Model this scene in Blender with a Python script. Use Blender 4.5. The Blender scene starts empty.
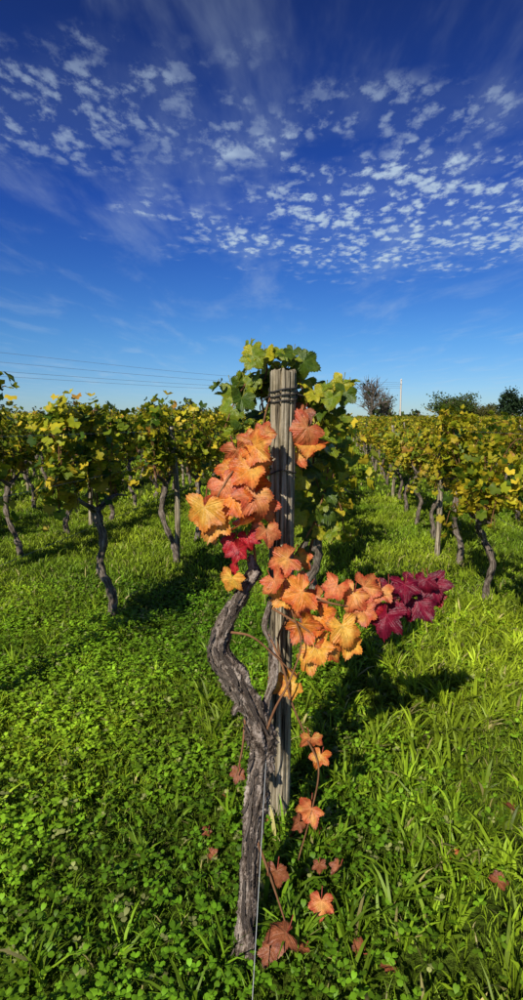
import bpy, math, numpy as np
from mathutils import Vector
scene=bpy.context.scene
col=scene.collection
A=math.radians(7.5)
def rowpos(u,y): return (u/math.cos(A)+y*math.tan(A), y)
def rise(y):
    y=np.asarray(y,float); return np.where(y>9,np.clip(y-9,0,75)**1.5*.0024,0)
def gh(x,y):
    x=np.asarray(x,float); y=np.asarray(y,float)
    return 0.022*np.sin(x*2.1+1.3)*np.cos(y*1.7)+0.014*np.sin(x*4.7+y*3.1)+0.008*np.sin(y*6.3-x*2.2)+rise(y)

# ---------------------------------------------------------------- materials
def newmat(name):
    m=bpy.data.materials.new(name); m.use_nodes=True
    nt=m.node_tree; nt.nodes.clear()
    out=nt.nodes.new('ShaderNodeOutputMaterial')
    return m,nt,out
def N(nt,t,**k):
    n=nt.nodes.new(t)
    for a,b in k.items(): setattr(n,a,b)
    return n
def leafmat(name,trans=0.35,rough=0.45,nscale=60,namp=0.35,spec=0.35,bump=.25):
    m,nt,out=newmat(name); L=nt.links
    at=N(nt,'ShaderNodeAttribute',attribute_name='Col')
    colr=at.outputs['Color']
    p=N(nt,'ShaderNodeBsdfPrincipled'); p.inputs['Roughness'].default_value=rough
    p.inputs['Specular IOR Level'].default_value=spec
    if nscale:
        tc=N(nt,'ShaderNodeTexCoord')
        no=N(nt,'ShaderNodeTexNoise'); no.inputs['Scale'].default_value=nscale; no.inputs['Detail'].default_value=4; no.inputs['Roughness'].default_value=.65
        L.new(tc.outputs['Object'],no.inputs['Vector'])
        mr=N(nt,'ShaderNodeMapRange'); mr.inputs['From Min'].default_value=.3; mr.inputs['From Max'].default_value=.7
        mr.inputs['To Min'].default_value=1-namp; mr.inputs['To Max'].default_value=1+namp*.5
        L.new(no.outputs['Fac'],mr.inputs['Value'])
        vm=N(nt,'ShaderNodeVectorMath',operation='SCALE')
        L.new(colr,vm.inputs[0]); L.new(mr.outputs[0],vm.inputs['Scale']); colr=vm.outputs[0]
        if bump:
            bp=N(nt,'ShaderNodeBump'); bp.inputs['Strength'].default_value=bump; bp.inputs['Distance'].default_value=.006
            L.new(no.outputs['Fac'],bp.inputs['Height']); L.new(bp.outputs[0],p.inputs['Normal'])
    L.new(colr,p.inputs['Base Color'])
    t=N(nt,'ShaderNodeBsdfTranslucent'); L.new(colr,t.inputs['Color'])
    mx=N(nt,'ShaderNodeMixShader'); mx.inputs[0].default_value=trans
    L.new(p.outputs[0],mx.inputs[1]); L.new(t.outputs[0],mx.inputs[2]); L.new(mx.outputs[0],out.inputs[0])
    return m
def barkmat(name,stops,sxy,sz,bump=1.0,dist=.012,lichen=None,flake=0):
    m,nt,out=newmat(name); L=nt.links
    at=N(nt,'ShaderNodeAttribute',attribute_name='tc')
    mp=N(nt,'ShaderNodeMapping'); mp.inputs['Scale'].default_value=(sxy,sxy,sz)
    L.new(at.outputs['Vector'],mp.inputs[0])
    no=N(nt,'ShaderNodeTexNoise'); no.inputs['Scale'].default_value=1; no.inputs['Detail'].default_value=8; no.inputs['Roughness'].default_value=.68; no.inputs['Distortion'].default_value=.5
    L.new(mp.outputs[0],no.inputs['Vector'])
    fac=no.outputs['Fac']
    if flake:
        n3=N(nt,'ShaderNodeTexNoise'); n3.inputs['Scale'].default_value=2.6; n3.inputs['Detail'].default_value=5; n3.inputs['Roughness'].default_value=.75
        mp3=N(nt,'ShaderNodeMapping'); mp3.inputs['Scale'].default_value=(sxy*.5,sxy*.5,sz*1.8); L.new(at.outputs['Vector'],mp3.inputs[0]); L.new(mp3.outputs[0],n3.inputs['Vector'])
        ad=N(nt,'ShaderNodeMix',data_type='FLOAT'); ad.inputs[0].default_value=flake; L.new(fac,ad.inputs[2]); L.new(n3.outputs['Fac'],ad.inputs[3]); fac=ad.outputs[0]
    cr=N(nt,'ShaderNodeValToRGB'); e=cr.color_ramp.elements
    while len(e)<len(stops): e.new(.5)
    for i,(pp,c) in enumerate(stops): e[i].position=pp; e[i].color=(*c,1)
    L.new(fac,cr.inputs[0])
    colr=cr.outputs[0]
    if lichen:
        n2=N(nt,'ShaderNodeTexNoise'); n2.inputs['Scale'].default_value=11; n2.inputs['Detail'].default_value=6; n2.inputs['Roughness'].default_value=.75
        L.new(at.outputs['Vector'],n2.inputs['Vector'])
        m2=N(nt,'ShaderNodeMapRange'); m2.inputs['From Min'].default_value=.5; m2.inputs['From Max'].default_value=.62; m2.inputs['To Max'].default_value=.5
        L.new(n2.outputs['Fac'],m2.inputs['Value'])
        mm=N(nt,'ShaderNodeMix',data_type='RGBA',blend_type='MULTIPLY'); L.new(m2.outputs[0],mm.inputs[0]); L.new(colr,mm.inputs[6]); mm.inputs[7].default_value=(*lichen,1)
        colr=mm.outputs[2]
    p=N(nt,'ShaderNodeBsdfPrincipled'); p.inputs['Roughness'].default_value=.9; p.inputs['Specular IOR Level'].default_value=.12
    L.new(colr,p.inputs['Base Color'])
    bp=N(nt,'ShaderNodeBump'); bp.inputs['Strength'].default_value=bump; bp.inputs['Distance'].default_value=dist
    L.new(fac,bp.inputs['Height']); L.new(bp.outputs[0],p.inputs['Normal']); L.new(p.outputs[0],out.inputs[0])
    return m
def plain(name,c,rough=.5,metal=0):
    m,nt,out=newmat(name)
    tc=N(nt,'ShaderNodeTexCoord'); no=N(nt,'ShaderNodeTexNoise'); no.inputs['Scale'].default_value=40
    nt.links.new(tc.outputs['Object'],no.inputs['Vector'])
    mm=N(nt,'ShaderNodeMix',data_type='RGBA'); mm.inputs[6].default_value=(*[v*.7 for v in c],1); mm.inputs[7].default_value=(*[min(1,v*1.2) for v in c],1)
    nt.links.new(no.outputs['Fac'],mm.inputs[0])
    p=N(nt,'ShaderNodeBsdfPrincipled'); p.inputs['Roughness'].default_value=rough; p.inputs['Metallic'].default_value=metal
    nt.links.new(mm.outputs[2],p.inputs['Base Color']); nt.links.new(p.outputs[0],out.inputs[0]); return m

M_leaf=leafmat('vine_leaf',.32,.5,0,0,.3)
M_hero=leafmat('autumn_leaf',.30,.4,85,.34,.4,.5)
M_grass=leafmat('grass_blade',.27,.5,0,0,.3)
M_tree=leafmat('tree_leaf',.2,.7,0,0,.1)
M_bark=barkmat('vine_bark',[(.40,(.012,.008,.006)),(.475,(.13,.095,.07)),(.60,(.48,.40,.33))],70,15,1.0,.02,flake=.35)
M_bark2=barkmat('vine_bark_grey',[(.36,(.015,.01,.008)),(.48,(.13,.10,.075)),(.66,(.38,.32,.25))],60,12,1.0,.014)
M_wood=barkmat('weathered_wood',[(.40,(.02,.015,.010)),(.455,(.17,.135,.085)),(.54,(.37,.31,.21)),(.68,(.62,.54,.41))],75,2.4,1.0,.008,lichen=(.40,.40,.30))
M_cane=barkmat('cane_bark',[(.3,(.12,.05,.025)),(.7,(.30,.15,.07))],40,10,.3,.002)
M_wire=plain('rusty_wire',(.035,.032,.03),.6,.2)
M_galv=plain('galvanised_wire',(.32,.33,.32),.5,.6)

# ---------------------------------------------------------------- mesh accumulator
class Acc:
    def __init__(s): s.v=[];s.f=[];s.c=[];s.t=[];s.m=[];s.n=0
    def add(s,v,f,mat=0,c=None,t=None):
        v=np.asarray(v,float).reshape(-1,3); f=np.asarray(f,int).reshape(-1,3)
        s.v.append(v); s.f.append(f+s.n); s.n+=len(v)
        s.c.append(np.ones((len(v),3))*.2 if c is None else np.asarray(c).reshape(-1,3))
        s.t.append(v if t is None else t); s.m.append(np.full(len(f),mat))
    def mesh(s,name,mats,smooth=True):
        v=np.concatenate(s.v);f=np.concatenate(s.f);c=np.concatenate(s.c);t=np.concatenate(s.t);m=np.concatenate(s.m)
        me=bpy.data.meshes.new(name)
        me.vertices.add(len(v)); me.vertices.foreach_set('co',v.astype(np.float32).ravel())
        me.loops.add(len(f)*3); me.loops.foreach_set('vertex_index',f.astype(np.int32).ravel())
        me.polygons.add(len(f)); me.polygons.foreach_set('loop_start',np.arange(0,len(f)*3,3,dtype=np.int32))
        me.polygons.foreach_set('material_index',m.astype(np.int32))
        me.polygons.foreach_set('use_smooth',np.full(len(f),smooth))
        for x in mats: me.materials.append(x)
        me.update(calc_edges=True)
        a=me.attributes.new('Col','FLOAT_COLOR','POINT'); a.data.foreach_set('color',np.concatenate([c,np.ones((len(c),1))],1).astype(np.float32).ravel())
        a=me.attributes.new('tc','FLOAT_VECTOR','POINT'); a.data.foreach_set('vector',t.astype(np.float32).ravel())
        return me
def obj(name,me,loc=(0,0,0),parent=None,rot=0,scale=1):
    o=bpy.data.objects.new(name,me); o.location=loc; o.rotation_euler=(0,0,rot)
    if scale!=1: o.scale=(scale,)*3
    if parent: o.parent=parent
    col.objects.link(o); return o

def crom(P,n):
    P=np.asarray(P,float); P=np.vstack([2*P[0]-P[1],P,2*P[-1]-P[-2]])
    out=[]; k=len(P)-3
    tt=np.linspace(0,k-1e-6,n)
    for t in tt:
        i=int(t); u=t-i; a,b,c,d=P[i:i+4]
        out.append(.5*((2*b)+(-a+c)*u+(2*a-5*b+4*c-d)*u*u+(-a+3*b-3*c+d)*u**3))
    return np.array(out)
def tube(acc,P,R,n=30,seg=8,mat=0,ridge=0,lump=0,c=None,cap=True,seed=0,interp=True):
    r=np.random.default_rng(seed)
    if interp:
        pts=crom(P,n); rad=np.interp(np.linspace(0,1,n),np.linspace(0,1,len(R)),R)
    else: pts=np.asarray(P,float); n=len(pts); rad=np.asarray(R,float)
    T=np.gradient(pts,axis=0); T/=np.linalg.norm(T,axis=1)[:,None]+1e-9
    u=np.cross(T[0],[0.3,1,0.1]); u/=np.linalg.norm(u)
    s=np.concatenate([[0],np.cumsum(np.linalg.norm(np.diff(pts,axis=0),axis=1))])
    ph=np.arange(seg)/seg*2*np.pi; V=[];TC=[]
    p1,p2,p3,p4=r.uniform(0,6,4)
    r0=np.mean(rad)
    for i in range(n):
        u=u-T[i]*np.dot(u,T[i]); u/=np.linalg.norm(u); w=np.cross(T[i],u)
        rr=rad[i]*np.ones(seg)
        if ridge: 
            tw=s[i]*6
            rr=rr*(1+ridge*(np.sin(ph*5+tw+p1)*.5+np.sin(ph*9-tw*1.6+p2+np.sin(s[i]*23)*1.2)*.35+np.sin(ph*3+s[i]*17+p3)*.4)+r.normal(0,ridge*.3,seg))
        if lump: rr=rr*(1+lump*(np.sin(s[i]*31+p4)*.5+np.sin(s[i]*67+p2)*.3+np.sin(s[i]*47+ph+p1)*.4))
        V.append(pts[i]+np.outer(np.cos(ph)*rr,u)+np.outer(np.sin(ph)*rr,w))
        TC.append(np.stack([np.cos(ph)*r0,np.sin(ph)*r0,np.full(seg,s[i]+seed*1.37)],1))
    V=np.concatenate(V);TC=np.concatenate(TC)
    i=np.arange(n-1)[:,None]*seg; j=np.arange(seg)[None]; j2=(j+1)%seg
    a=(i+j).ravel();b=(i+j2).ravel();cc=(i+seg+j2).ravel();d=(i+seg+j).ravel()
    F=np.concatenate([np.stack([a,b,cc],1),np.stack([a,cc,d],1)])
    if cap:
        V=np.vstack([V,pts[0],pts[-1]]);TC=np.vstack([TC,TC[0],TC[-1]]);k=n*seg
        jj=np.arange(seg);j2=(jj+1)%seg
        F=np.concatenate([F,np.stack([np.full(seg,k),j2,jj],1),np.stack([np.full(seg,k+1),(n-1)*seg+jj,(n-1)*seg+j2],1)])
    acc.add(V,F,mat,None if c is None else np.tile(c,(len(V),1)),TC)

# ---------------------------------------------------------------- leaf templates
def lobe_r(th):  # broad grape leaf with five toothed lobes
    d=np.degrees(th); r=np.zeros_like(d)
    for a,L,w in ((0,1,41),(57,.94,37),(-57,.94,37),(113,.83,39),(-113,.83,39)):
        x=np.clip(np.abs(d-a)/w,0,1)
        r=np.maximum(r,L*(.58+.42*(1-x**1.2))*(x<1))
    r=np.maximum(r,.58*(np.abs(d)<155))
    k=np.clip((np.abs(d)-146)/30,0,1); r=r*(1-k)+.12*k
    return r
def leaf_template(nout,rings,teeth):
    th=np.linspace(-math.pi*.985,math.pi*.985,nout)
    r=lobe_r(th)
    if teeth:
        saw=(th*teeth/np.pi+.5)%1
        r=r*(1+.16*((1-np.abs(saw-.5)*2)**1.3-.5)*np.where((teeth*th/np.pi).astype(int)%2==0,1,.65))
    V=[[0,0,0]];q=[[0,0]]
    for k in range(1,rings+1):
        f=k/rings
        rs=lobe_r(th)*.97
        rk=r if k==rings else rs
        for t,rr in zip(th,rk):
            V.append([math.sin(t)*rr*f,math.cos(t)*rr*f,0]); q.append([t,f])
    F=[]
    for j in range(nout-1): F.append([0,1+j+1,1+j])
    for k in range(rings-1):
        a=1+k*nout;b=a+nout
        for j in range(nout-1): F+= [[a+j,a+j+1,b+j+1],[a+j,b+j+1,b+j]]
    V=np.array(V,float);q=np.array(q)
    dv=np.min([np.abs(q[:,0]-math.radians(a)) for a in (0,57,-57,113,-113)],axis=0)
    dist=dv*np.hypot(V[:,0],V[:,1])
    return V,np.array(F),q,dist
def rot_from(nrm,tip):
    nrm=nrm/np.linalg.norm(nrm,axis=-1,keepdims=True)
    y=tip-nrm*np.sum(tip*nrm,-1,keepdims=True); y/=np.linalg.norm(y,axis=-1,keepdims=True)+1e-9
    x=np.cross(y,nrm)
    return np.stack([x,y,nrm],-1)
TV,TF,TQ,TD=leaf_template(18,1,0)
def add_leaves(acc,pos,nrm,tip,size,colr,mat,r):
    n=len(pos); R=rot_from(nrm,tip)
    V=np.tile(TV,(n,1,1)); rr=np.hypot(V[...,0],V[...,1])
    cup=r.uniform(-.35,.45,(n,1)); fold=r.uniform(0,.5,(n,1)); wav=r.uniform(.03,.16,(n,1)); p=r.uniform(0,6,(n,1))
    V[...,2]=cup*rr**2+fold*np.abs(V[...,0])+wav*np.sin(TQ[None,:,0]*5+p)*rr
    V*=size[:,None,None]
    W=np.einsum('nij,nkj->nki',R,V)+pos[:,None]
    f=TF[None]+(np.arange(n)*len(TV))[:,None,None]
    e=r.uniform(.75,1.15,(n,1)); edge=np.where(TQ[None,:,1]>.5,e,1.1)
    C=colr[:,None,:]*edge[...,None]
    acc.add(W.reshape(-1,3),f.reshape(-1,3),mat,C.reshape(-1,3))
def leafcols(n,r,yel=.4):
    pal=np.array([[.06,.12,.010],[.15,.21,.012],[.30,.33,.015],[.48,.43,.02],[.64,.48,.03],[.38,.20,.03]])
    w=np.array([.26*(1-yel)*2,.32*(1-yel)*2,.34,.32*yel*2,.14*yel*2,.03]); w/=w.sum()
    i=r.choice(6,n,p=w); return pal[i]*r.uniform(.75,1.2,(n,1))

# ---------------------------------------------------------------- grapevine variants
def vine(seed,yel,dense=1.0):
    r=np.random.default_rng(seed); a=Acc()
    lean=r.uniform(-.16,.16); hh=r.uniform(.74,.88)
    P=[(0,0,-.05),(lean*.1+r.normal(0,.02),r.normal(0,.03),.18),(lean*.5+r.normal(0,.045),r.normal(0,.05),.4),(lean*.7+r.normal(0,.045),r.normal(0,.05),.6),(lean,0,hh)]
    tube(a,P,[.044,.032,.029,.029,.036],44,12,0,.18,.22,seed=seed)
    top=np.array(P[-1])
    arms=[]
    for sgn in (-1,1):
        Q=[top,top+[r.normal(0,.03),sgn*.13,.07],top+[r.normal(0,.04),sgn*.28,.11+r.normal(0,.04)],top+[r.normal(0,.05),sgn*.40,.08]]
        tube(a,Q,[.028,.018,.013,.008],16,8,0,.15,.15,seed=seed+3); arms.append(crom(Q,20))
    pos=[];out=[]
    ns=int(21*dense)
    for k in range(ns):
        arm=arms[k%2]; s=arm[r.integers(0,20)]
        side=r.normal(0,.08); L=r.uniform(.3,.84); dy=r.normal(0,.10); droop=r.uniform(-.1,.35)
        p0=s; p1=s+[side*.6,dy*.4,L*.5]; p2=s+[side*1.4,dy*.8,L*.92]; p3=s+[side*2.4,dy*1.3,L*(1-droop*.6)]
        if r.random()<.18: p1=s+[side,dy*.4,.18]; p2=s+[side*2,dy,.14]; p3=s+[side*2.5,dy*1.3,-.06]
        C=crom([p0,p1,p2,p3],24); tube(a,C,np.linspace(.005,.0025,24),24,4,1,cap=False,interp=False)
        for q in C[4:]:
            for _ in range(1 if r.random()<.6 else 2):
                o=r.normal(0,.05,3); pos.append(q+o); out.append([o[0]*6+side*3,o[1]*5,o[2]*3])
    pos=np.array(pos);out=np.array(out);n=len(pos)
    nrm=out+np.array([-.25,-.45,.75])+r.normal(0,.55,(n,3))
    tip=np.array([0,0,-1.0])+r.normal(0,.5,(n,3))
    size=r.uniform(.034,.068,n); c=leafcols(n,r,yel)
    low=(pos[:,2]<1.1)&(r.random(n)<.4); c[low]=c[low]*.4+np.array([.60,.43,.035])*.6
    add_leaves(a,pos,nrm,tip,size,c,2,r)
    return a.mesh('grapevine_mesh',[M_bark2,M_cane,M_leaf])
VM=[vine(11,.5),vine(12,.60),vine(13,.45),vine(14,.58),vine(15,.72,1.15),vine(16,.68,.9),vine(17,.62,1.0),vine(18,.76,1.0)]

def stake_mesh(seed,h=1.5):
    a=Acc(); r=np.random.default_rng(seed)
    tube(a,[(0,0,-.1),(r.normal(0,.01),0,h*.5),(r.normal(0,.02),0,h)],[.032,.031,.030],30,14,0,.03,.02,seed=seed)
    return a.mesh('stake',[M_wood])
SM=stake_mesh(3)
far=bpy.data.objects.new('distant_vineyard',None); col.objects.link(far)
near_y=13
for k in range(-11,16):
    k=-k
    r=np.random.default_rng(100+k+50)
    if k==0: ys=[3.6,4.95]
    elif k==1: ys=[2.75,4.3,6.0]
    elif k==-1: ys=[3.15,4.62,5.97,7.3]
    elif k==2: ys=[4.9,6.4]
    else: ys=[4.2+r.uniform(-.4,.4)]
    if k==0: uu=-.18
    elif k==1: uu=-1.76
    elif k==-1: uu=1.31
    elif k==2: uu=-3.65
    elif k<-1: uu=1.31+1.5*(-k-1)
    else: uu=-3.65-1.7*(k-2)
    y=ys[-1]
    while y<70:
        y+=r.uniform(1.2,1.5) if y<30 else r.uniform(1.3,1.7)
        ys.append(y)
    for y in ys:
        x,_=rowpos(uu,y)
        if k==1 and y==2.75: x-=.17
        if abs(x)>.60*y+3.5: continue
        rot=-A+(math.pi if r.random()<.5 else 0)+r.normal(0,.08)
        me=VM[r.integers(0,6) if k>=0 else r.integers(3,8)]
        sc=r.uniform(.90,1.03)
        if k>0: sc*=1.06
        if k<0: sc*=.94
        if k==0: sc*=.97
        if k==1 and y==2.75: me=VM[4]; sc=1.08
        isnear=y<near_y
        obj('grapevine' if isnear else 'vine_plant',me,(x+r.normal(0,.04),y,float(gh(x,y)) if y<12 else float(rise(y))),None if isnear else far,rot,sc)
    y=ys[0]+ (3.3 if k!=-1 else 3.2)
    while y<50:
        x,_=rowpos(uu,y)
        if abs(x)<.6*y+3:
            obj('wooden_stake' if y<near_y else 'stake',SM,(x+.03-(.12 if k==-1 else 0),y+.1,float(rise(y))),None if y<near_y else far,r.uniform(0,6))
        y+=5.2
    a=Acc()
    ya=2.05 if k==0 else ys[0]-.8
    for z in (.78,1.14,1.46):
        tube(a,[(*rowpos(uu,q),z+float(rise(q))-.01) for q in np.linspace(ya,70,14)],[.0014]*3,28,4,0,cap=False)
    obj('trellis_wire',a.mesh('trellis_wire',[M_galv]))

# ---------------------------------------------------------------- hero post
post=bpy.data.objects.new('wooden_vineyard_post',None); col.objects.link(post)
a=Acc(); seg=96; n=200
zz=np.linspace(-.12,1.695,n); ph=np.arange(seg)/seg*2*np.pi
r=np.random.default_rng(5)
V=[];TC=[]
cracks=[(r.uniform(0,2*np.pi),r.uniform(0,1.6),r.uniform(.15,.7),r.uniform(.05,.11),r.uniform(.06,.2)) for _ in range(40)]
cracks+=[(4.45,1.45,.8,.10,.32),(4.9,.7,.8,.09,.28),(5.3,1.3,.5,.07,.2),(4.1,.9,.6,.08,.25)]
for z in zz:
    t=(z)/1.695; cx=.064+.012*t; rad=.0435+.0015*t
    rr=rad*(1+.025*np.sin(2*ph+1)+.02*np.sin(3*ph+z*2)+.008*np.sin(17*ph+z*3)+.01*math.sin(z*7)+r.normal(0,.004,seg))
    for (c0,z0,ln,w,d) in cracks:
        k=max(0,1-abs(z-z0)/ln); 
        if k>0:
            dd=np.abs((ph-c0-.06*math.sin(z*9+c0)+np.pi)%(2*np.pi)-np.pi)
            rr-=rad*d*min(1,k*2)*np.clip(1-dd/w,0,1)
    V.append(np.stack([cx+np.cos(ph)*rr,2.0+np.sin(ph)*rr,np.full(seg,z)],1)); TC.append(np.stack([np.cos(ph)*.044,np.sin(ph)*.044,np.full(seg,z)],1))
rim=.004*np.sin(ph*3+1)+.003*np.sin(ph*7)
V[-1][:,2]+=rim
for f,dz in ((.93,.004),(.75,.004),(.5,.002),(.25,-.002)):
    V.append(np.stack([.076+np.cos(ph)*.045*f,2+np.sin(ph)*.045*f,1.695+dz+rim*f+r.normal(0,.0015,seg)],1)); TC.append(np.stack([np.cos(ph)*.044*f,np.sin(ph)*.044*f,np.full(seg,1.7)],1))
V=np.concatenate(V);TC=np.concatenate(TC);nn=n+4
i=np.arange(nn-1)[:,None]*seg;j=np.arange(seg)[None];j2=(j+1)%seg
q=[(i+j).ravel(),(i+j2).ravel(),(i+seg+j2).ravel(),(i+seg+j).ravel()]
F=np.concatenate([np.stack([q[0],q[1],q[2]],1),np.stack([q[0],q[2],q[3]],1)])
V=np.vstack([V,[.076,2,1.693]]);TC=np.vstack([TC,[0,0,1.7]])
jj=np.arange(seg);F=np.concatenate([F,np.stack([np.full(seg,len(V)-1),(nn-1)*seg+jj,(nn-1)*seg+(jj+1)%seg],1)])
a.add(V,F,0,None,TC); obj('timber',a.mesh('timber',[M_wood]),parent=post)
a=Acc()
for z,tilt,turns in ((1.59,.014,3.4),(1.325,-.012,1.6),(.86,.008,1.2)):
    th=np.linspace(0,turns*2*np.pi,int(40*turns)); cx=.064+.012*z/1.695
    P=np.stack([cx+np.cos(th)*.049,2+np.sin(th)*.049,z+tilt*np.sin(th*1.02)+.006*th/2+.004*np.sin(th*3)],1)
    tube(a,P,np.full(len(P),.003),len(P),6,0,interp=False)
tube(a,[(.03,1.96,1.61),(.012,1.95,1.60),(-.005,1.95,1.575),(.0,1.95,1.55)],[.0025]*4,14,5)
tube(a,[(.12,1.98,1.62),(.17,2.1,1.60),(.3,3.2,1.52),(.45,4.5,1.5)],[.0019]*4,30,5)
obj('binding_wire',a.mesh('binding_wire',[M_wire]),parent=post)
a=Acc()
tube(a,[(.05,1.952,.75),(.022,1.7,.55),(-.004,1.45,.26),(-.03,1.2,-.03)],[.0014]*4,40,6)
obj('anchor_wire',a.mesh('anchor_wire',[M_galv]),parent=post)

# ---------------------------------------------------------------- hero vine
hero=bpy.data.objects.new('autumn_grapevine',None); col.objects.link(hero)
a=Acc()
TP=[(-.05,1.42,-.06),(-.048,1.44,0),(-.040,1.50,.138),(-.026,1.56,.286),(-.005,1.63,.421),(.0,1.67,.514),(-.036,1.70,.617),(-.085,1.72,.70),(-.138,1.75,.775),(-.120,1.78,.866),(-.072,1.82,.939),(-.02,1.86,1.02)]
TR=[.033,.028,.024,.027,.034,.040,.034,.038,.031,.025,.023,.020]
tube(a,TP,TR,360,56,0,.26,.20,seed=2)
tube(a,[(-.01,1.69,.56),(.02,1.73,.63),(.043,1.76,.71),(.035,1.79,.78),(.012,1.81,.84),(.03,1.83,.92)],[.020,.014,.012,.011,.010,.008],90,22,0,.2,.25,seed=5)
tube(a,[(-.02,1.86,1.0),(-.035,1.86,1.045),(-.03,1.87,1.07)],[.020,.018,.012],14,16,0,.2,.2,seed=6)
tube(a,[(-.13,1.76,.80),(-.155,1.77,.83),(-.15,1.78,.85)],[.02,.014,.008],10,12,0,.2,.2,seed=8)
tube(a,[(.0,1.66,.47),(.025,1.64,.45),(.035,1.63,.43)],[.025,.016,.008],10,12,0,.2,.2,seed=9)
tube(a,[(-.03,1.70,.60),(-.075,1.68,.62),(-.09,1.67,.60)],[.02,.014,.007],10,12,0,.2,.2,seed=12)
r=np.random.default_rng(21); C=crom(TP,200)
for k in range(190):   # flat peeling bark strips
    i=r.integers(8,185); L=r.integers(5,16); sg=C[i:min(i+L,199)]
    if len(sg)<5: continue
    off=r.normal(0,1,3); off[1]=-abs(off[1])*1.2; tdir=sg[-1]-sg[0]; tdir/=np.linalg.norm(tdir); off-=tdir*np.dot(off,tdir); off/=np.linalg.norm(off); rad=np.interp(i/200,np.linspace(0,1,len(TR)),TR)
    side=np.cross(off,tdir); u=np.linspace(0,1,len(sg))[:,None]; w=r.uniform(.002,.007)*(np.sin(u*np.pi)**.5+.15)
    lift=r.uniform(0,.016)*(u**3 if r.random()<.5 else (1-u)**3)
    P=sg+off*(rad*1.05+lift+.002)+side*r.normal(0,.006)*u
    Vs=np.concatenate([P-side*w,P+side*w]); m_=len(P); ii=np.arange(m_-1)
    Fs=np.concatenate([np.stack([ii,ii+1,ii+m_+1],1),np.stack([ii,ii+m_+1,ii+m_],1)])
    tcs=np.concatenate([np.stack([np.full(m_,r.random()),np.full(m_,0),u[:,0]*.2+k],1),np.stack([np.full(m_,r.random()),np.full(m_,0.01),u[:,0]*.2+k],1)])
    a.add(Vs,Fs,0,None,tcs)
obj('trunk',a.mesh('trunk',[M_bark]),parent=hero)
a=Acc()
canes=[
 [(-.02,1.86,1.03),(-.10,1.83,1.12),(-.16,1.80,1.22),(-.12,1.80,1.32),(-.05,1.84,1.42),(.02,1.9,1.52)],
 [(-.02,1.86,1.05),(-.03,1.84,1.18),(-.01,1.86,1.32),(.0,1.92,1.48),(.04,2.0,1.63),(.12,2.1,1.75)],
 [(.03,1.83,.92),(.10,1.82,.97),(.19,1.82,.93),(.30,1.84,.90),(.42,1.86,.90),(.52,1.88,.93),(.6,1.9,.95)],
 [(.03,1.83,.90),(.11,1.80,.86),(.2,1.8,.80),(.27,1.82,.76)],
 [(.02,1.8,.82),(.07,1.76,.72),(.10,1.75,.60),(.15,1.74,.48),(.19,1.73,.38),(.17,1.72,.24),(.12,1.66,.10)],
 [(-.11,1.76,.84),(-.03,1.74,.83),(.05,1.74,.76),(.12,1.76,.68)],
 [(.0,1.66,.5),(.04,1.66,.62),(.09,1.70,.70),(.13,1.76,.80),(.10,1.8,.9)],
 [(.08,1.94,.62),(.06,1.93,.75),(.10,1.94,.85),(.06,1.93,.95)],
 [(-.05,1.7,.62),(-.06,1.66,.5),(-.08,1.66,.4)],
 [(-.02,1.55,.28),(.02,1.5,.2),(.05,1.48,.12),(.08,1.45,.04)],
 [(.03,2.2,.9),(.12,2.15,1.2),(.16,2.1,1.45),(.14,2.1,1.62),(.03,2.06,1.74)],
 [(.10,2.3,.9),(.22,2.2,1.15),(.26,2.15,1.4),(.22,2.1,1.56),(.27,2.1,1.62)],
 [(.2,2.5,.9),(.28,2.4,1.2),(.32,2.4,1.4),(.3,2.4,1.55)],
 [(.10,2.12,1.5),(-.02,2.06,1.66),(-.08,2.0,1.62),(-.13,1.98,1.50)],
 [(.02,2.15,1.5),(.0,2.1,1.62),(.02,2.08,1.72),(-.01,2.05,1.77)],
 [(.2,2.2,1.3),(.2,2.15,1.5),(.15,2.1,1.64),(.12,2.1,1.73)],
 [(.15,2.3,.8),(.2,2.25,1.0),(.24,2.25,1.2),(.20,2.2,1.35)],
]
for k,c_ in enumerate(canes): tube(a,c_,np.linspace(.0048,.0022,len(c_)),50,6,0,seed=k)
obj('canes',a.mesh('canes',[M_cane]),parent=hero)
HV,HF,HQ,HD=leaf_template(121,6,22)
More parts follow.
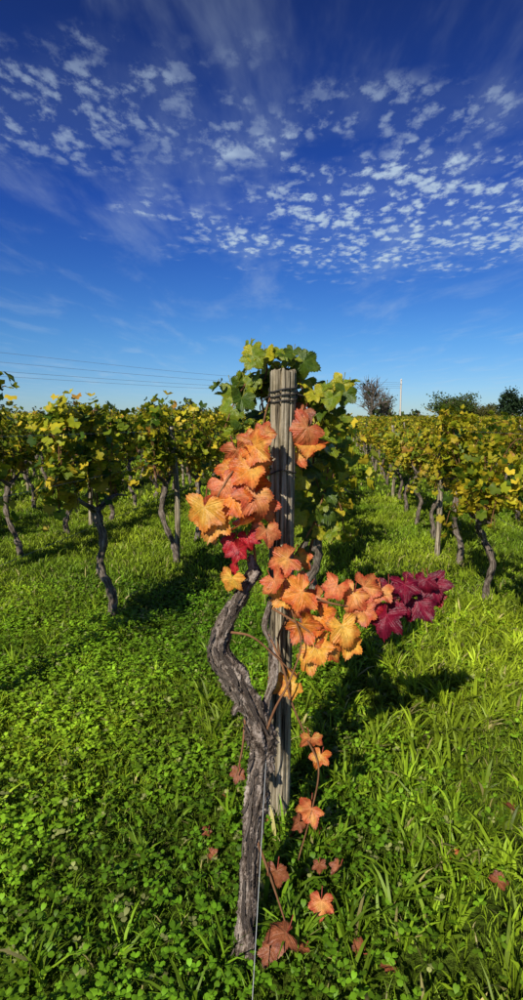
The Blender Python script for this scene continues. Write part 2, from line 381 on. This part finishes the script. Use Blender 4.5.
def hero_leaf(acc,p,nrm,tip,size,kind,r):
    R=rot_from(np.array(nrm,float)[None],np.array(tip,float)[None])[0]
    V=HV.copy(); x,y=V[:,0].copy(),V[:,1].copy(); rr=np.hypot(x,y)
    k1,k2,k3=r.uniform(0,6,3)
    f=1+.07*np.sin(HQ[:,0]*2+k1)+.05*np.sin(HQ[:,0]*5+k2)
    V[:,0]*=r.uniform(.9,1.08)*f; V[:,1]*=f
    cup=r.uniform(-.4,.25); fold=r.uniform(-.05,.32); p1,p2,p3=r.uniform(0,6,3); am=r.uniform(.06,.18)
    crease=np.exp(-(HD/.05)**2)
    quilt=.022*np.sin(HD*55)*np.clip(rr*2,0,1)
    V[:,2]=cup*rr**2+fold*np.abs(x)-.05*crease*np.clip(rr*3,0,1)+quilt+am*np.sin(HQ[:,0]*3+p1)*rr**1.5+.06*np.sin(x*8+p2)*np.sin(y*7+p3)*rr
    V[:,2]+=-r.uniform(0,.5)*np.clip(rr-.55,0,1)*2*np.sign(r.normal())*(1+np.sin(HQ[:,0]*2+p3))*.5
    W=(V*size)@R.T+np.array(p)
    pal={'o':([.80,.26,.03],[.66,.12,.03],[.87,.50,.11]),'y':([.88,.47,.06],[.78,.25,.04],[.90,.64,.18]),
         's':([.74,.24,.08],[.60,.10,.04],[.84,.43,.17]),'r':([.24,.006,.03],[.13,.003,.02],[.44,.03,.07]),
         'R':([.52,.02,.03],[.36,.01,.02],[.72,.18,.08]),'b':([.42,.14,.055],[.26,.07,.03],[.5,.24,.11]),
         'g':([.17,.25,.013],[.30,.33,.02],[.34,.38,.05]),'l':([.46,.46,.02],[.58,.48,.03],[.60,.58,.1]),'d':([.07,.13,.01],[.11,.16,.012],[.18,.25,.03])}[kind]
    base,edge,vein=map(np.array,pal)
    base=base*r.uniform(.82,1.1)
    if kind in 'oys':
        mixc=np.array([.90,.53,.10]); mk=np.clip(.5*np.sin(x*4+k1)+.5*np.sin(y*5+k2)+r.uniform(-.7,.5),0,1)[:,None]*.7
        base=base*(1-mk)+mixc*mk
    e=np.clip((HQ[:,1]-.45)*1.5+.45*np.sin(x*7+p1)*np.sin(y*6+p2)+r.normal(0,.08,len(x)),0,1)[:,None]
    vn=(np.exp(-(HD/.018)**2)*np.clip(1.05-rr*.8,0,1)*.6)[:,None]
    C=base*(1-e)+edge*e; C=C*(1-vn)+vein*vn
    sp=(r.random(len(x))<.03)[:,None]; C=np.where(sp,C*.4,C)
    rim_=(HQ[:,1]>.99)&(np.sin(HQ[:,0]*3+k1)>.35); C[rim_]*=.6
    acc.add(W,HF,0,C)
    b=np.array(p); dirp=-R[:,1]*.6+np.array([0,.5,.3])+r.normal(0,.2,3); dirp/=np.linalg.norm(dirp)
    tube(acc,[b,b+dirp*size*.35-np.array([0,0,.01]),b+dirp*size*.8],[.0014,.0014,.0016],8,5,0,c=np.array([.45,.08,.05]) if kind in 'roRsyb' else np.array([.3,.3,.05]))
a=Acc(); r=np.random.default_rng(36)
HL=[ # x,y,z(centre),size,kind
(-.185,1.76,1.235,.082,'y'),(-.15,1.78,1.20,.075,'y'),(-.115,1.80,1.315,.07,'s'),(-.085,1.78,1.27,.075,'o'),(-.05,1.80,1.36,.075,'o'),
(-.075,1.84,1.42,.06,'s'),(-.015,1.80,1.435,.07,'o'),(-.03,1.77,1.28,.08,'s'),(-.10,1.83,1.36,.065,'o'),(.0,1.82,1.24,.065,'s'),(.018,1.80,1.16,.055,'s'),
(-.065,1.79,1.19,.065,'o'),(-.10,1.80,1.13,.05,'R'),(-.07,1.78,1.105,.045,'R'),(-.045,1.8,1.14,.045,'R'),(-.10,1.77,1.01,.055,'y'),(-.085,1.79,1.045,.038,'R'),
(-.02,1.84,1.37,.07,'s'),(-.06,1.86,1.29,.08,'o'),(-.13,1.86,1.26,.07,'s'),(-.165,1.82,1.165,.048,'y'),(-.01,1.85,1.31,.06,'o'),(.01,1.85,1.48,.048,'s'),(-.04,1.85,1.45,.055,'s'),
(.075,1.80,1.07,.07,'s'),(.045,1.78,1.0,.06,'s'),(.118,1.78,.965,.078,'o'),(.07,1.80,.95,.065,'y'),(.145,1.80,.84,.07,'o'),(.185,1.78,.77,.07,'y'),(.16,1.80,.72,.055,'y'),
(.235,1.80,.77,.065,'o'),(.275,1.80,.83,.075,'y'),(.30,1.84,.76,.055,'y'),(.21,1.82,.86,.065,'o'),(.25,1.84,.96,.06,'s'),(.305,1.83,.935,.065,'s'),(.36,1.84,.965,.065,'s'),(.345,1.82,.88,.055,'s'),(.40,1.84,.95,.055,'s'),
(.10,1.78,.645,.055,'y'),(.06,1.79,.64,.048,'y'),(.125,1.82,.90,.06,'s'),(.19,1.86,.92,.05,'s'),(.155,2.1,1.0,.055,'o'),
(.415,1.81,.865,.078,'r'),(.385,1.83,.88,.05,'R'),(.485,1.84,.965,.065,'r'),(.545,1.86,.90,.075,'r'),(.59,1.87,.96,.07,'r'),(.47,1.86,.89,.06,'r'),(.525,1.88,.96,.06,'r'),(.44,1.87,.95,.055,'r'),(.61,1.9,.91,.045,'R'),(.56,1.85,.98,.052,'r'),
(.165,1.74,.47,.048,'s'),(.195,1.74,.41,.042,'o'),(-.078,1.68,.39,.032,'b'),(.16,1.72,.23,.056,'s'),(.12,1.7,.20,.034,'b'),(.045,1.5,.19,.046,'b'),(.06,1.42,.075,.056,'b'),(.18,1.52,.07,.048,'s'),(.19,1.66,.08,.03,'b'),(.245,1.64,.09,.03,'b'),(.02,1.4,.03,.04,'b'),
(.15,1.96,1.49,.075,'s'),(.175,1.98,1.44,.065,'o'),(.14,2.0,1.55,.055,'b'),(.13,2.02,1.40,.055,'s'),
]
for (x,y,z,s,k) in HL:
    nrm=np.array([-.28,-.95,.35])+r.normal(0,.30,3)
    ang=r.normal(0,.7); tip=np.array([math.sin(ang),-.25,-math.cos(ang)])
    if z<.12: nrm=np.array([-.1,-.6,.8])+r.normal(0,.25,3)
    R=rot_from(nrm[None],tip[None])[0]
    p=np.array([x,y,z])-R[:,1]*s*.2
    hero_leaf(a,p,nrm,tip,s*1.05,k,r)
obj('autumn_leaves',a.mesh('autumn_leaves',[M_hero]),parent=hero)
a=Acc()
for ci,num in ((10,38),(11,30),(12,22),(13,22),(14,20),(15,22),(16,18),(1,6)):
    C=crom(canes[ci],60)
    for _ in range(num):
        q=C[r.integers(14,60) if ci!=1 else r.integers(50,60)]+r.normal(0,.045,3)
        if -.02<q[0]<.17 and q[2]<1.72: q[1]=max(q[1],2.10)
        k=r.choice(list('glld'),p=[.45,.14,.13,.28])
        nrm=np.array([-.3,-.7,.6])+r.normal(0,.5,3); ang=r.normal(0,.8); tip=np.array([math.sin(ang),-.3,-math.cos(ang)])
        hero_leaf(a,q,nrm,tip,r.uniform(.035,.066),k,r)
obj('green_leaves',a.mesh('green_leaves',[M_hero]),parent=hero)

a=Acc()
FL=[(.97,1.98,.042,'b'),(.75,1.6,.036,'b'),(.67,1.77,.03,'s'),(.36,1.37,.03,'b'),(.22,1.9,.035,'b')]
for _ in range(14):
    y=r.uniform(1.3,2.4); x=.12+r.normal(0,.16)
    FL.append((x,y,r.uniform(.02,.035),'b'))
for x,y,s,k in FL:
    nrm=np.array([0,-.25,1])+r.normal(0,.35,3); t=r.uniform(0,6.28)
    hero_leaf(a,(x,y,float(gh(x,y))+.035+(.03 if s>.035 else 0)),nrm,(math.cos(t),math.sin(t),.1),s,k,r)
obj('fallen_leaves',a.mesh('fallen_leaves',[M_hero]))

# ---------------------------------------------------------------- ground
m,nt,out=newmat('meadow_soil'); L=nt.links
tc=N(nt,'ShaderNodeTexCoord')
n1=N(nt,'ShaderNodeTexNoise'); n1.inputs['Scale'].default_value=.9; n1.inputs['Detail'].default_value=8
n2=N(nt,'ShaderNodeTexNoise'); n2.inputs['Scale'].default_value=45; n2.inputs['Detail'].default_value=5; n2.inputs['Roughness'].default_value=.7
L.new(tc.outputs['Object'],n1.inputs['Vector']);L.new(tc.outputs['Object'],n2.inputs['Vector'])
c1=N(nt,'ShaderNodeValToRGB'); c1.color_ramp.elements[0].position=.35; c1.color_ramp.elements[0].color=(.05,.09,.01,1); c1.color_ramp.elements[1].position=.65; c1.color_ramp.elements[1].color=(.14,.21,.018,1)
c2=N(nt,'ShaderNodeValToRGB'); c2.color_ramp.elements[0].position=.4; c2.color_ramp.elements[0].color=(.35,.33,.3,1); c2.color_ramp.elements[1].position=.62; c2.color_ramp.elements[1].color=(1.2,1.2,1.1,1)
L.new(n1.outputs[0],c1.inputs[0]);L.new(n2.outputs[0],c2.inputs[0])
mm=N(nt,'ShaderNodeMix',data_type='RGBA',blend_type='MULTIPLY'); mm.inputs[0].default_value=1; L.new(c1.outputs[0],mm.inputs[6]);L.new(c2.outputs[0],mm.inputs[7])
p=N(nt,'ShaderNodeBsdfPrincipled'); p.inputs['Roughness'].default_value=.95; p.inputs['Specular IOR Level'].default_value=.1; L.new(mm.outputs[2],p.inputs['Base Color'])
bp=N(nt,'ShaderNodeBump'); bp.inputs['Distance'].default_value=.03; L.new(n2.outputs[0],bp.inputs['Height']);L.new(bp.outputs[0],p.inputs['Normal'])
L.new(p.outputs[0],out.inputs[0]); M_ground=m
def axis(lo,hi):
    f=np.arange(-12,12.01,.12); g=[*(-12-np.geomspace(.3,-lo-12,34))[::-1],*f,*(12+np.geomspace(.3,hi-12,34))]
    return np.array(g)
X=axis(-900,900);Y=axis(-200,1500)
gx,gy=np.meshgrid(X,Y); fade=np.clip(1-(np.maximum(np.abs(gx),np.abs(gy))-12)/30,0,1)
gz=(gh(gx,gy)-rise(gy))*fade+rise(gy)
V=np.stack([gx.ravel(),gy.ravel(),gz.ravel()],1); nx=len(X)
i=(np.arange(len(Y)-1)[:,None]*nx+np.arange(nx-1)[None]).ravel()
F=np.concatenate([np.stack([i,i+1,i+nx+1],1),np.stack([i,i+nx+1,i+nx],1)])
a=Acc();a.add(V,F);obj('ground',a.mesh('ground',[M_ground]))

# ---------------------------------------------------------------- grass
def wedge(n,y0,y1,r,mg=1.2):
    y=np.sqrt(r.uniform(y0*y0,y1*y1,n)); x=r.uniform(-1,1,n)*(.5*y+mg); return x,y
def patch(x,y,s,o=0): 
    return .5+.5*np.sin(x*s+o+1.7*np.sin(y*s*.7+o))*np.cos(y*s*.9+1.3*np.sin(x*s*.6+o*2))
def blades(acc,x,y,h,w,colr,r,bend=.6):
    n=len(x); th=r.uniform(0,2*np.pi,n); bd=r.uniform(0,2*np.pi,n); b=r.uniform(.1,bend,n)*h
    d=np.stack([np.cos(th),np.sin(th)],1); e=np.stack([np.cos(bd),np.sin(bd)],1)
    z0=gh(x,y)-.005; base=np.stack([x,y],1)
    V=np.zeros((n,7,3)); 
    for k,(f,ww) in enumerate(((0,.7),(.4,1.),(.75,.75))):
        c=base+e*(b*f**1.8)[:,None]; zz=z0+h*f*(1-.25*f*(b/h))
        V[:,2*k,:2]=c-d*(w*ww/2)[:,None]; V[:,2*k+1,:2]=c+d*(w*ww/2)[:,None]; V[:,2*k,2]=zz; V[:,2*k+1,2]=zz
    V[:,6,:2]=base+e*b[:,None]; V[:,6,2]=z0+h*(1-.35*b/h)
    T=np.array([[0,1,3],[0,3,2],[2,3,5],[2,5,4],[4,5,6]])
    F=T[None]+(np.arange(n)*7)[:,None,None]
    C=np.repeat(colr[:,None,:],7,1)
    acc.add(V.reshape(-1,3),F.reshape(-1,3),0,C.reshape(-1,3))
def gcol(x,y,r,warm=0):
    n=len(x); p=patch(x,y,1.6,.4)[:,None]; q=patch(x,y,5,2)[:,None]
    c=np.array([.15,.27,.012])*(1-p)+np.array([.33,.42,.02])*p
    c=c*(.72+.56*q)*r.uniform(.5,1.45,(n,1))
    dry=(r.random(n)<.045+warm); c[dry]=np.array([.46,.40,.14])*r.uniform(.6,1.1,(dry.sum(),1)); return c
r=np.random.default_rng(77)
a=Acc()
x,y=wedge(60000,.75,4.2,r,.7); h=r.uniform(.025,.075,len(x)); blades(a,x,y,h,r.uniform(.0025,.005,len(x)),gcol(x,y,r),r,.9)
nt_=1800; tx,ty=wedge(nt_,.9,4.6,r,.8); keep=(tx>-.05+.15*r.normal(size=nt_))|(r.random(nt_)<.10); tx,ty=tx[keep],ty[keep]
k=r.integers(9,22,len(tx)); X_=np.repeat(tx,k);Y_=np.repeat(ty,k); tone=np.repeat(r.uniform(.7,1.45,len(tx)),k)[:,None]; hb=np.repeat(r.uniform(.07,.19,len(tx)),k)
X_=X_+r.normal(0,.018,len(X_));Y_=Y_+r.normal(0,.018,len(X_)); blades(a,X_,Y_,hb*r.uniform(.6,1.15,len(X_)),r.uniform(.006,.016,len(X_)),gcol(X_,Y_,r)*tone,r,1.1)
x,y=wedge(110000,4,11,r,2); blades(a,x,y,r.uniform(.03,.08,len(x)),r.uniform(.006,.012,len(x)),gcol(x,y,r),r,1.1)
tx,ty=wedge(2600,4,12,r,2);k=9;X_=np.repeat(tx,k)+r.normal(0,.03,len(tx)*k);Y_=np.repeat(ty,k)+r.normal(0,.03,len(tx)*k)
blades(a,X_,Y_,r.uniform(.06,.14,len(X_)),r.uniform(.007,.014,len(X_)),gcol(X_,Y_,r)*1.1,r,1.2)
x,y=wedge(80000,10.5,45,r,2); blades(a,x,y,r.uniform(.05,.13,len(x)),r.uniform(.03,.05,len(x)),gcol(x,y,r),r,.9)
obj('grass',a.mesh('grass',[M_grass],True))
a=Acc()
x,y=wedge(54000,.75,5.2,r,.8)
dens=np.clip(1.1-(x-.15*y+.25)*1.3,.22,1)*np.clip(.45+patch(x,y,3.2,1.1)*.9,0,1)*np.clip((5.4-y)/1.5,0,1)
kp=r.random(len(x))<dens; x,y=x[kp],y[kp]; n=len(x)
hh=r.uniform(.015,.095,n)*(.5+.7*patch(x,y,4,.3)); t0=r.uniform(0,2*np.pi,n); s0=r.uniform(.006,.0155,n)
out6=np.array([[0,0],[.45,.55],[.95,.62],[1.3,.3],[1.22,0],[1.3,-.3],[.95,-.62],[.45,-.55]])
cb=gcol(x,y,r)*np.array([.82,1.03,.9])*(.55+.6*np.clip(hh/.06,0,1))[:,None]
T=np.array([[0,7,1],[1,7,6],[1,6,2],[2,6,4],[2,4,3],[4,6,5]])
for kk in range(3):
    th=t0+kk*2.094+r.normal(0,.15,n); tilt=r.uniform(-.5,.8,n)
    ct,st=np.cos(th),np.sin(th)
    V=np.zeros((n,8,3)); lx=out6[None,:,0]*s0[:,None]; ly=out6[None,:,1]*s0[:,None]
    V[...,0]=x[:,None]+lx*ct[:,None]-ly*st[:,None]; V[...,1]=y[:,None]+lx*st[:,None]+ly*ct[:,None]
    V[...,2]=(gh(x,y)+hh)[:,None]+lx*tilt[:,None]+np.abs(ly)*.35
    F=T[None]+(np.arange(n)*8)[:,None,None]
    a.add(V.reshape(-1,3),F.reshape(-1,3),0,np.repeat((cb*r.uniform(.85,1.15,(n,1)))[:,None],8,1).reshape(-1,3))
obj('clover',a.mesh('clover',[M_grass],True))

# ---------------------------------------------------------------- distant trees
def tree(name,x,y,h,wd,seed,bare=False,nl=2600,tone=(.03,.055,.012)):
    r=np.random.default_rng(seed); a=Acc()
    tube(a,[(0,0,0),(r.normal(0,.1),0,h*.25),(r.normal(0,.15),0,h*.6),(r.normal(0,.2),0,h*.92)],[h*.035,h*.028,h*.015,h*.004],20,8,0,seed=seed)
    cent=[]
    for k in range(16 if not bare else 34):
        z0=h*r.uniform(.2,.7) ; th=r.uniform(0,6.28); L=wd*.5*r.uniform(.5,1)
        up=h*r.uniform(.12,.35)
        P=[(0,0,z0),(math.cos(th)*L*.5,math.sin(th)*L*.5,z0+up*.6),(math.cos(th)*L,math.sin(th)*L,z0+up)]
        tube(a,P,[h*.013,h*.008,h*.003],8,5,0,cap=False,seed=k); cent.append(P[-1]); cent.append(P[1])
        if bare:
            b=np.array(P[1])
            for _ in range(9):
                e=b+r.normal(0,wd*.12,3)+[0,0,h*.12]; tube(a,[b,(b+e)/2+r.normal(0,.1,3),e],[h*.006,h*.004,h*.002],5,4,0,cap=False)
    if bare: nl=60
    cent=np.array(cent); i=r.integers(0,len(cent),nl); pos=cent[i]+r.normal(0,1,(nl,3))*[wd*.09,wd*.09,h*.075]
    c=np.array(tone)*r.uniform(.6,1.6,(nl,1)); 
    add_leaves(a,pos,r.normal(0,1,(nl,3))+[0,-.3,.5],r.normal(0,1,(nl,3)),r.uniform(.1,.24,nl)*h/5,c,1,r)
    return obj(name,a.mesh(name,[M_bark2,M_tree]),(x,y,float(rise(y))))
tree('broadleaf_tree',33.0,100,5.2,8.5,1,tone=(.055,.08,.016)); tree('broadleaf_tree',36,104,4.6,6,5,tone=(.05,.07,.016))
tree('conifer_tree',43.5,98,5.8,4.6,2,tone=(.03,.055,.022)); tree('broadleaf_tree',40.5,105,4.2,6,3,tone=(.09,.09,.025)); tree('conifer_tree',48,96,5.4,5,8,tone=(.03,.06,.022))
tree('bare_tree',18.5,95,7.6,6,4,True); tree('bare_tree',21.5,99,5.4,5,6,True)
a=Acc(); r=np.random.default_rng(9); n=9000
xx=r.uniform(-75,75,n); top=1.9+.9*np.sin(xx*.31)+.8*np.sin(xx*.83+1)+.5*np.sin(xx*2.1); top=np.where(xx<-6,top+1.2,top)
pos=np.stack([xx,110+r.normal(0,1.2,n)+np.abs(xx)*.05,float(rise(110))+r.uniform(0,1,n)**.7*np.maximum(top,1)],1)
c=np.array([.05,.07,.016])*r.uniform(.5,1.7,(n,1)); c[r.random(n)<.12]=[.16,.10,.025]
add_leaves(a,pos,r.normal(0,1,(n,3))+[0,-.5,.5],r.normal(0,1,(n,3)),r.uniform(.2,.5,n),c,0,r)
obj('distant_tree_line',a.mesh('distant_tree_line',[M_tree]))
M_pole=plain('pole_wood',(.6,.57,.5),.8)
def pole(x,y,h):
    a=Acc(); z=float(rise(y)); tube(a,[(0,0,0),(0,0,h*.5),(0,0,h)],[.17,.15,.13],8,10,0)
    for q in (-.5,0,.5): tube(a,[(q*.2,-.15,h-.9+q*1.2),(q*.2,-.22,h-.85+q*1.2),(q*.2,-.3,h-.8+q*1.2)],[.04,.06,.03],6,8,0)
    obj('utility_pole',a.mesh('utility_pole',[M_pole]),(x,y,z),rot=-.6)
pole(24.5,100,8.0); pole(-30,52,8.2)
a=Acc()
for z0,z1,dx in ((8.2,8.3,0),(7.9,7.3,.2),(7.6,6.4,-.2),(7.3,5.9,0)):
    tube(a,[(24.5+dx,100,z0+.7),(-3,76,(z0+z1)/2-.35),(-30+dx,52,z1+.4)],[.015]*3,40,4,0,cap=False)
obj('power_line',a.mesh('power_line',[plain('cable',(.2,.24,.32),.6)]))

# ---------------------------------------------------------------- light
EL=math.radians(34); az=math.atan2(.42,.907)
sd=Vector((-math.sin(az)*math.cos(EL),-math.cos(az)*math.cos(EL),math.sin(EL)))
sl=bpy.data.lights.new('sun','SUN'); sl.energy=5.0; sl.angle=math.radians(.5); sl.color=(1,.94,.83)
so=bpy.data.objects.new('sun',sl); so.rotation_euler=(-sd).to_track_quat('-Z','Y').to_euler(); so.location=(0,0,20); col.objects.link(so)

w=bpy.data.worlds.new('World'); scene.world=w; w.use_nodes=True; nt=w.node_tree; nt.nodes.clear(); L=nt.links
out=N(nt,'ShaderNodeOutputWorld'); bg=N(nt,'ShaderNodeBackground'); bg.inputs['Strength'].default_value=.1; L.new(bg.outputs[0],out.inputs[0])
sky=N(nt,'ShaderNodeTexSky'); sky.sky_type='NISHITA'; sky.sun_disc=False; sky.sun_elevation=EL; sky.sun_rotation=math.pi+az; sky.altitude=300; sky.air_density=1.0; sky.dust_density=.4; sky.ozone_density=2.5
tc=N(nt,'ShaderNodeTexCoord'); sep=N(nt,'ShaderNodeSeparateXYZ'); L.new(tc.outputs['Generated'],sep.inputs[0])
def mth(op,a_,b_=None,c_=None,clamp=False):
    n=N(nt,'ShaderNodeMath',operation=op); n.use_clamp=clamp
    for i_,v in enumerate((a_,b_,c_)):
        if v is None: continue
        if isinstance(v,(int,float)): n.inputs[i_].default_value=v
        else: L.new(v,n.inputs[i_])
    return n.outputs[0]
def smooth(v,a_,b_,lo=0,hi=1):
    n=N(nt,'ShaderNodeMapRange'); n.interpolation_type='SMOOTHSTEP'
    L.new(v,n.inputs[0]); n.inputs[1].default_value=a_; n.inputs[2].default_value=b_; n.inputs[3].default_value=lo; n.inputs[4].default_value=hi
    return n.outputs[0]
z=mth('MAXIMUM',sep.outputs[2],.02)
PX=mth('DIVIDE',sep.outputs[0],z); PY=mth('DIVIDE',sep.outputs[1],z)
cmb=N(nt,'ShaderNodeCombineXYZ'); L.new(PX,cmb.inputs[0]);L.new(PY,cmb.inputs[1]); PV=cmb.outputs[0]
def noise(vec,scale,detail=4,rough=.55,dist=0,sc=(1,1,1),rot=0):
    mp=N(nt,'ShaderNodeMapping'); mp.inputs['Scale'].default_value=sc; mp.inputs['Rotation'].default_value=(0,0,rot); L.new(vec,mp.inputs[0])
    n=N(nt,'ShaderNodeTexNoise'); n.inputs['Scale'].default_value=scale; n.inputs['Detail'].default_value=detail; n.inputs['Roughness'].default_value=rough; n.inputs['Distortion'].default_value=dist
    L.new(mp.outputs[0],n.inputs['Vector']); return n
wn=noise(PV,5,2)
wv=N(nt,'ShaderNodeVectorMath',operation='SCALE'); wv.inputs['Scale'].default_value=.18; L.new(wn.outputs['Color'],wv.inputs[0])
wa=N(nt,'ShaderNodeVectorMath',operation='ADD'); L.new(PV,wa.inputs[0]);L.new(wv.outputs[0],wa.inputs[1])
ws=N(nt,'ShaderNodeMapping'); ws.inputs['Scale'].default_value=(1,.55,1); ws.inputs['Rotation'].default_value=(0,0,-.2); L.new(wa.outputs[0],ws.inputs[0])
vo=N(nt,'ShaderNodeTexVoronoi'); vo.inputs['Scale'].default_value=15; L.new(ws.outputs[0],vo.inputs['Vector']); vo.inputs['Randomness'].default_value=1
fine=noise(PV,28,4,.7,0,(1,.6,1))
mid=noise(PV,5,2,.5,0,(1,.6,1))
puff=mth('SUBTRACT',mth('ADD',mth('MULTIPLY',fine.outputs[0],1.5),mth('MULTIPLY',mid.outputs[0],1.2)),mth('ADD',vo.outputs['Distance'],.78))
puff=smooth(puff,-.05,.56)
def blob(cx,cy,rx,ry):
    a_=mth('POWER',mth('ABSOLUTE',mth('DIVIDE',mth('SUBTRACT',PX,cx),rx)),2); b_=mth('POWER',mth('ABSOLUTE',mth('DIVIDE',mth('SUBTRACT',PY,cy),ry)),2)
    return mth('SQRT',mth('ADD',a_,b_))
big=noise(PV,2.6,3,.6); bign=mth('MULTIPLY',mth('SUBTRACT',big.outputs[0],.5),2.2)
mA=smooth(mth('ADD',blob(.80,2.95,1.35,1.05),bign),1.1,.4)
mB=smooth(mth('ADD',blob(-.7,2.0,.95,.5),bign),1.1,.1,0,.50)
mC=smooth(mth('ADD',blob(.55,2.0,.7,.3),bign),1.1,.3,0,.45)
mask=mth('MAXIMUM',mth('MAXIMUM',mA,mB),mC)
cl=mth('MULTIPLY',puff,mask)
wis=noise(PV,1.5,6,.6,.3,(1.2,.45,1),.95); wisp=smooth(wis.outputs[0],.47,.80,0,.26)
tot=mth('ADD',mth('ADD',mth('MULTIPLY',cl,.80),wisp),mth('MULTIPLY',mask,.07),clamp=True)
hs=N(nt,'ShaderNodeHueSaturation'); hs.inputs['Saturation'].default_value=1.3; L.new(sky.outputs[0],hs.inputs['Color'])
deep=N(nt,'ShaderNodeValToRGB'); e=deep.color_ramp.elements; e[0].position=0; e[0].color=(.58,.72,1,1); e[1].position=.62; e[1].color=(.34,.23,.46,1)
e1=e.new(.14); e1.color=(.46,.70,1,1); e2=e.new(.34); e2.color=(.30,.41,.92,1)
L.new(sep.outputs[2],deep.inputs[0])
tint=N(nt,'ShaderNodeMix',data_type='RGBA',blend_type='MULTIPLY'); tint.inputs[0].default_value=1; L.new(hs.outputs[0],tint.inputs[6]); L.new(deep.outputs[0],tint.inputs[7])
mix=N(nt,'ShaderNodeMix',data_type='RGBA'); L.new(tot,mix.inputs[0]); L.new(tint.outputs[2],mix.inputs[6]); mix.inputs[7].default_value=(5.0,6.3,7.6,1)
L.new(mix.outputs[2],bg.inputs[0])

# ---------------------------------------------------------------- camera
cd=bpy.data.cameras.new('camera'); cd.sensor_fit='VERTICAL'; cd.sensor_height=24; cd.sensor_width=24; cd.lens=24*.56; cd.clip_end=3000; cd.clip_start=.05
co=bpy.data.objects.new('camera',cd); co.location=(0,0,1.51); co.rotation_euler=(math.radians(90-7.6),0,0); col.objects.link(co); scene.camera=co
scene.view_settings.view_transform='Standard'; scene.view_settings.look='None'; scene.view_settings.exposure=0
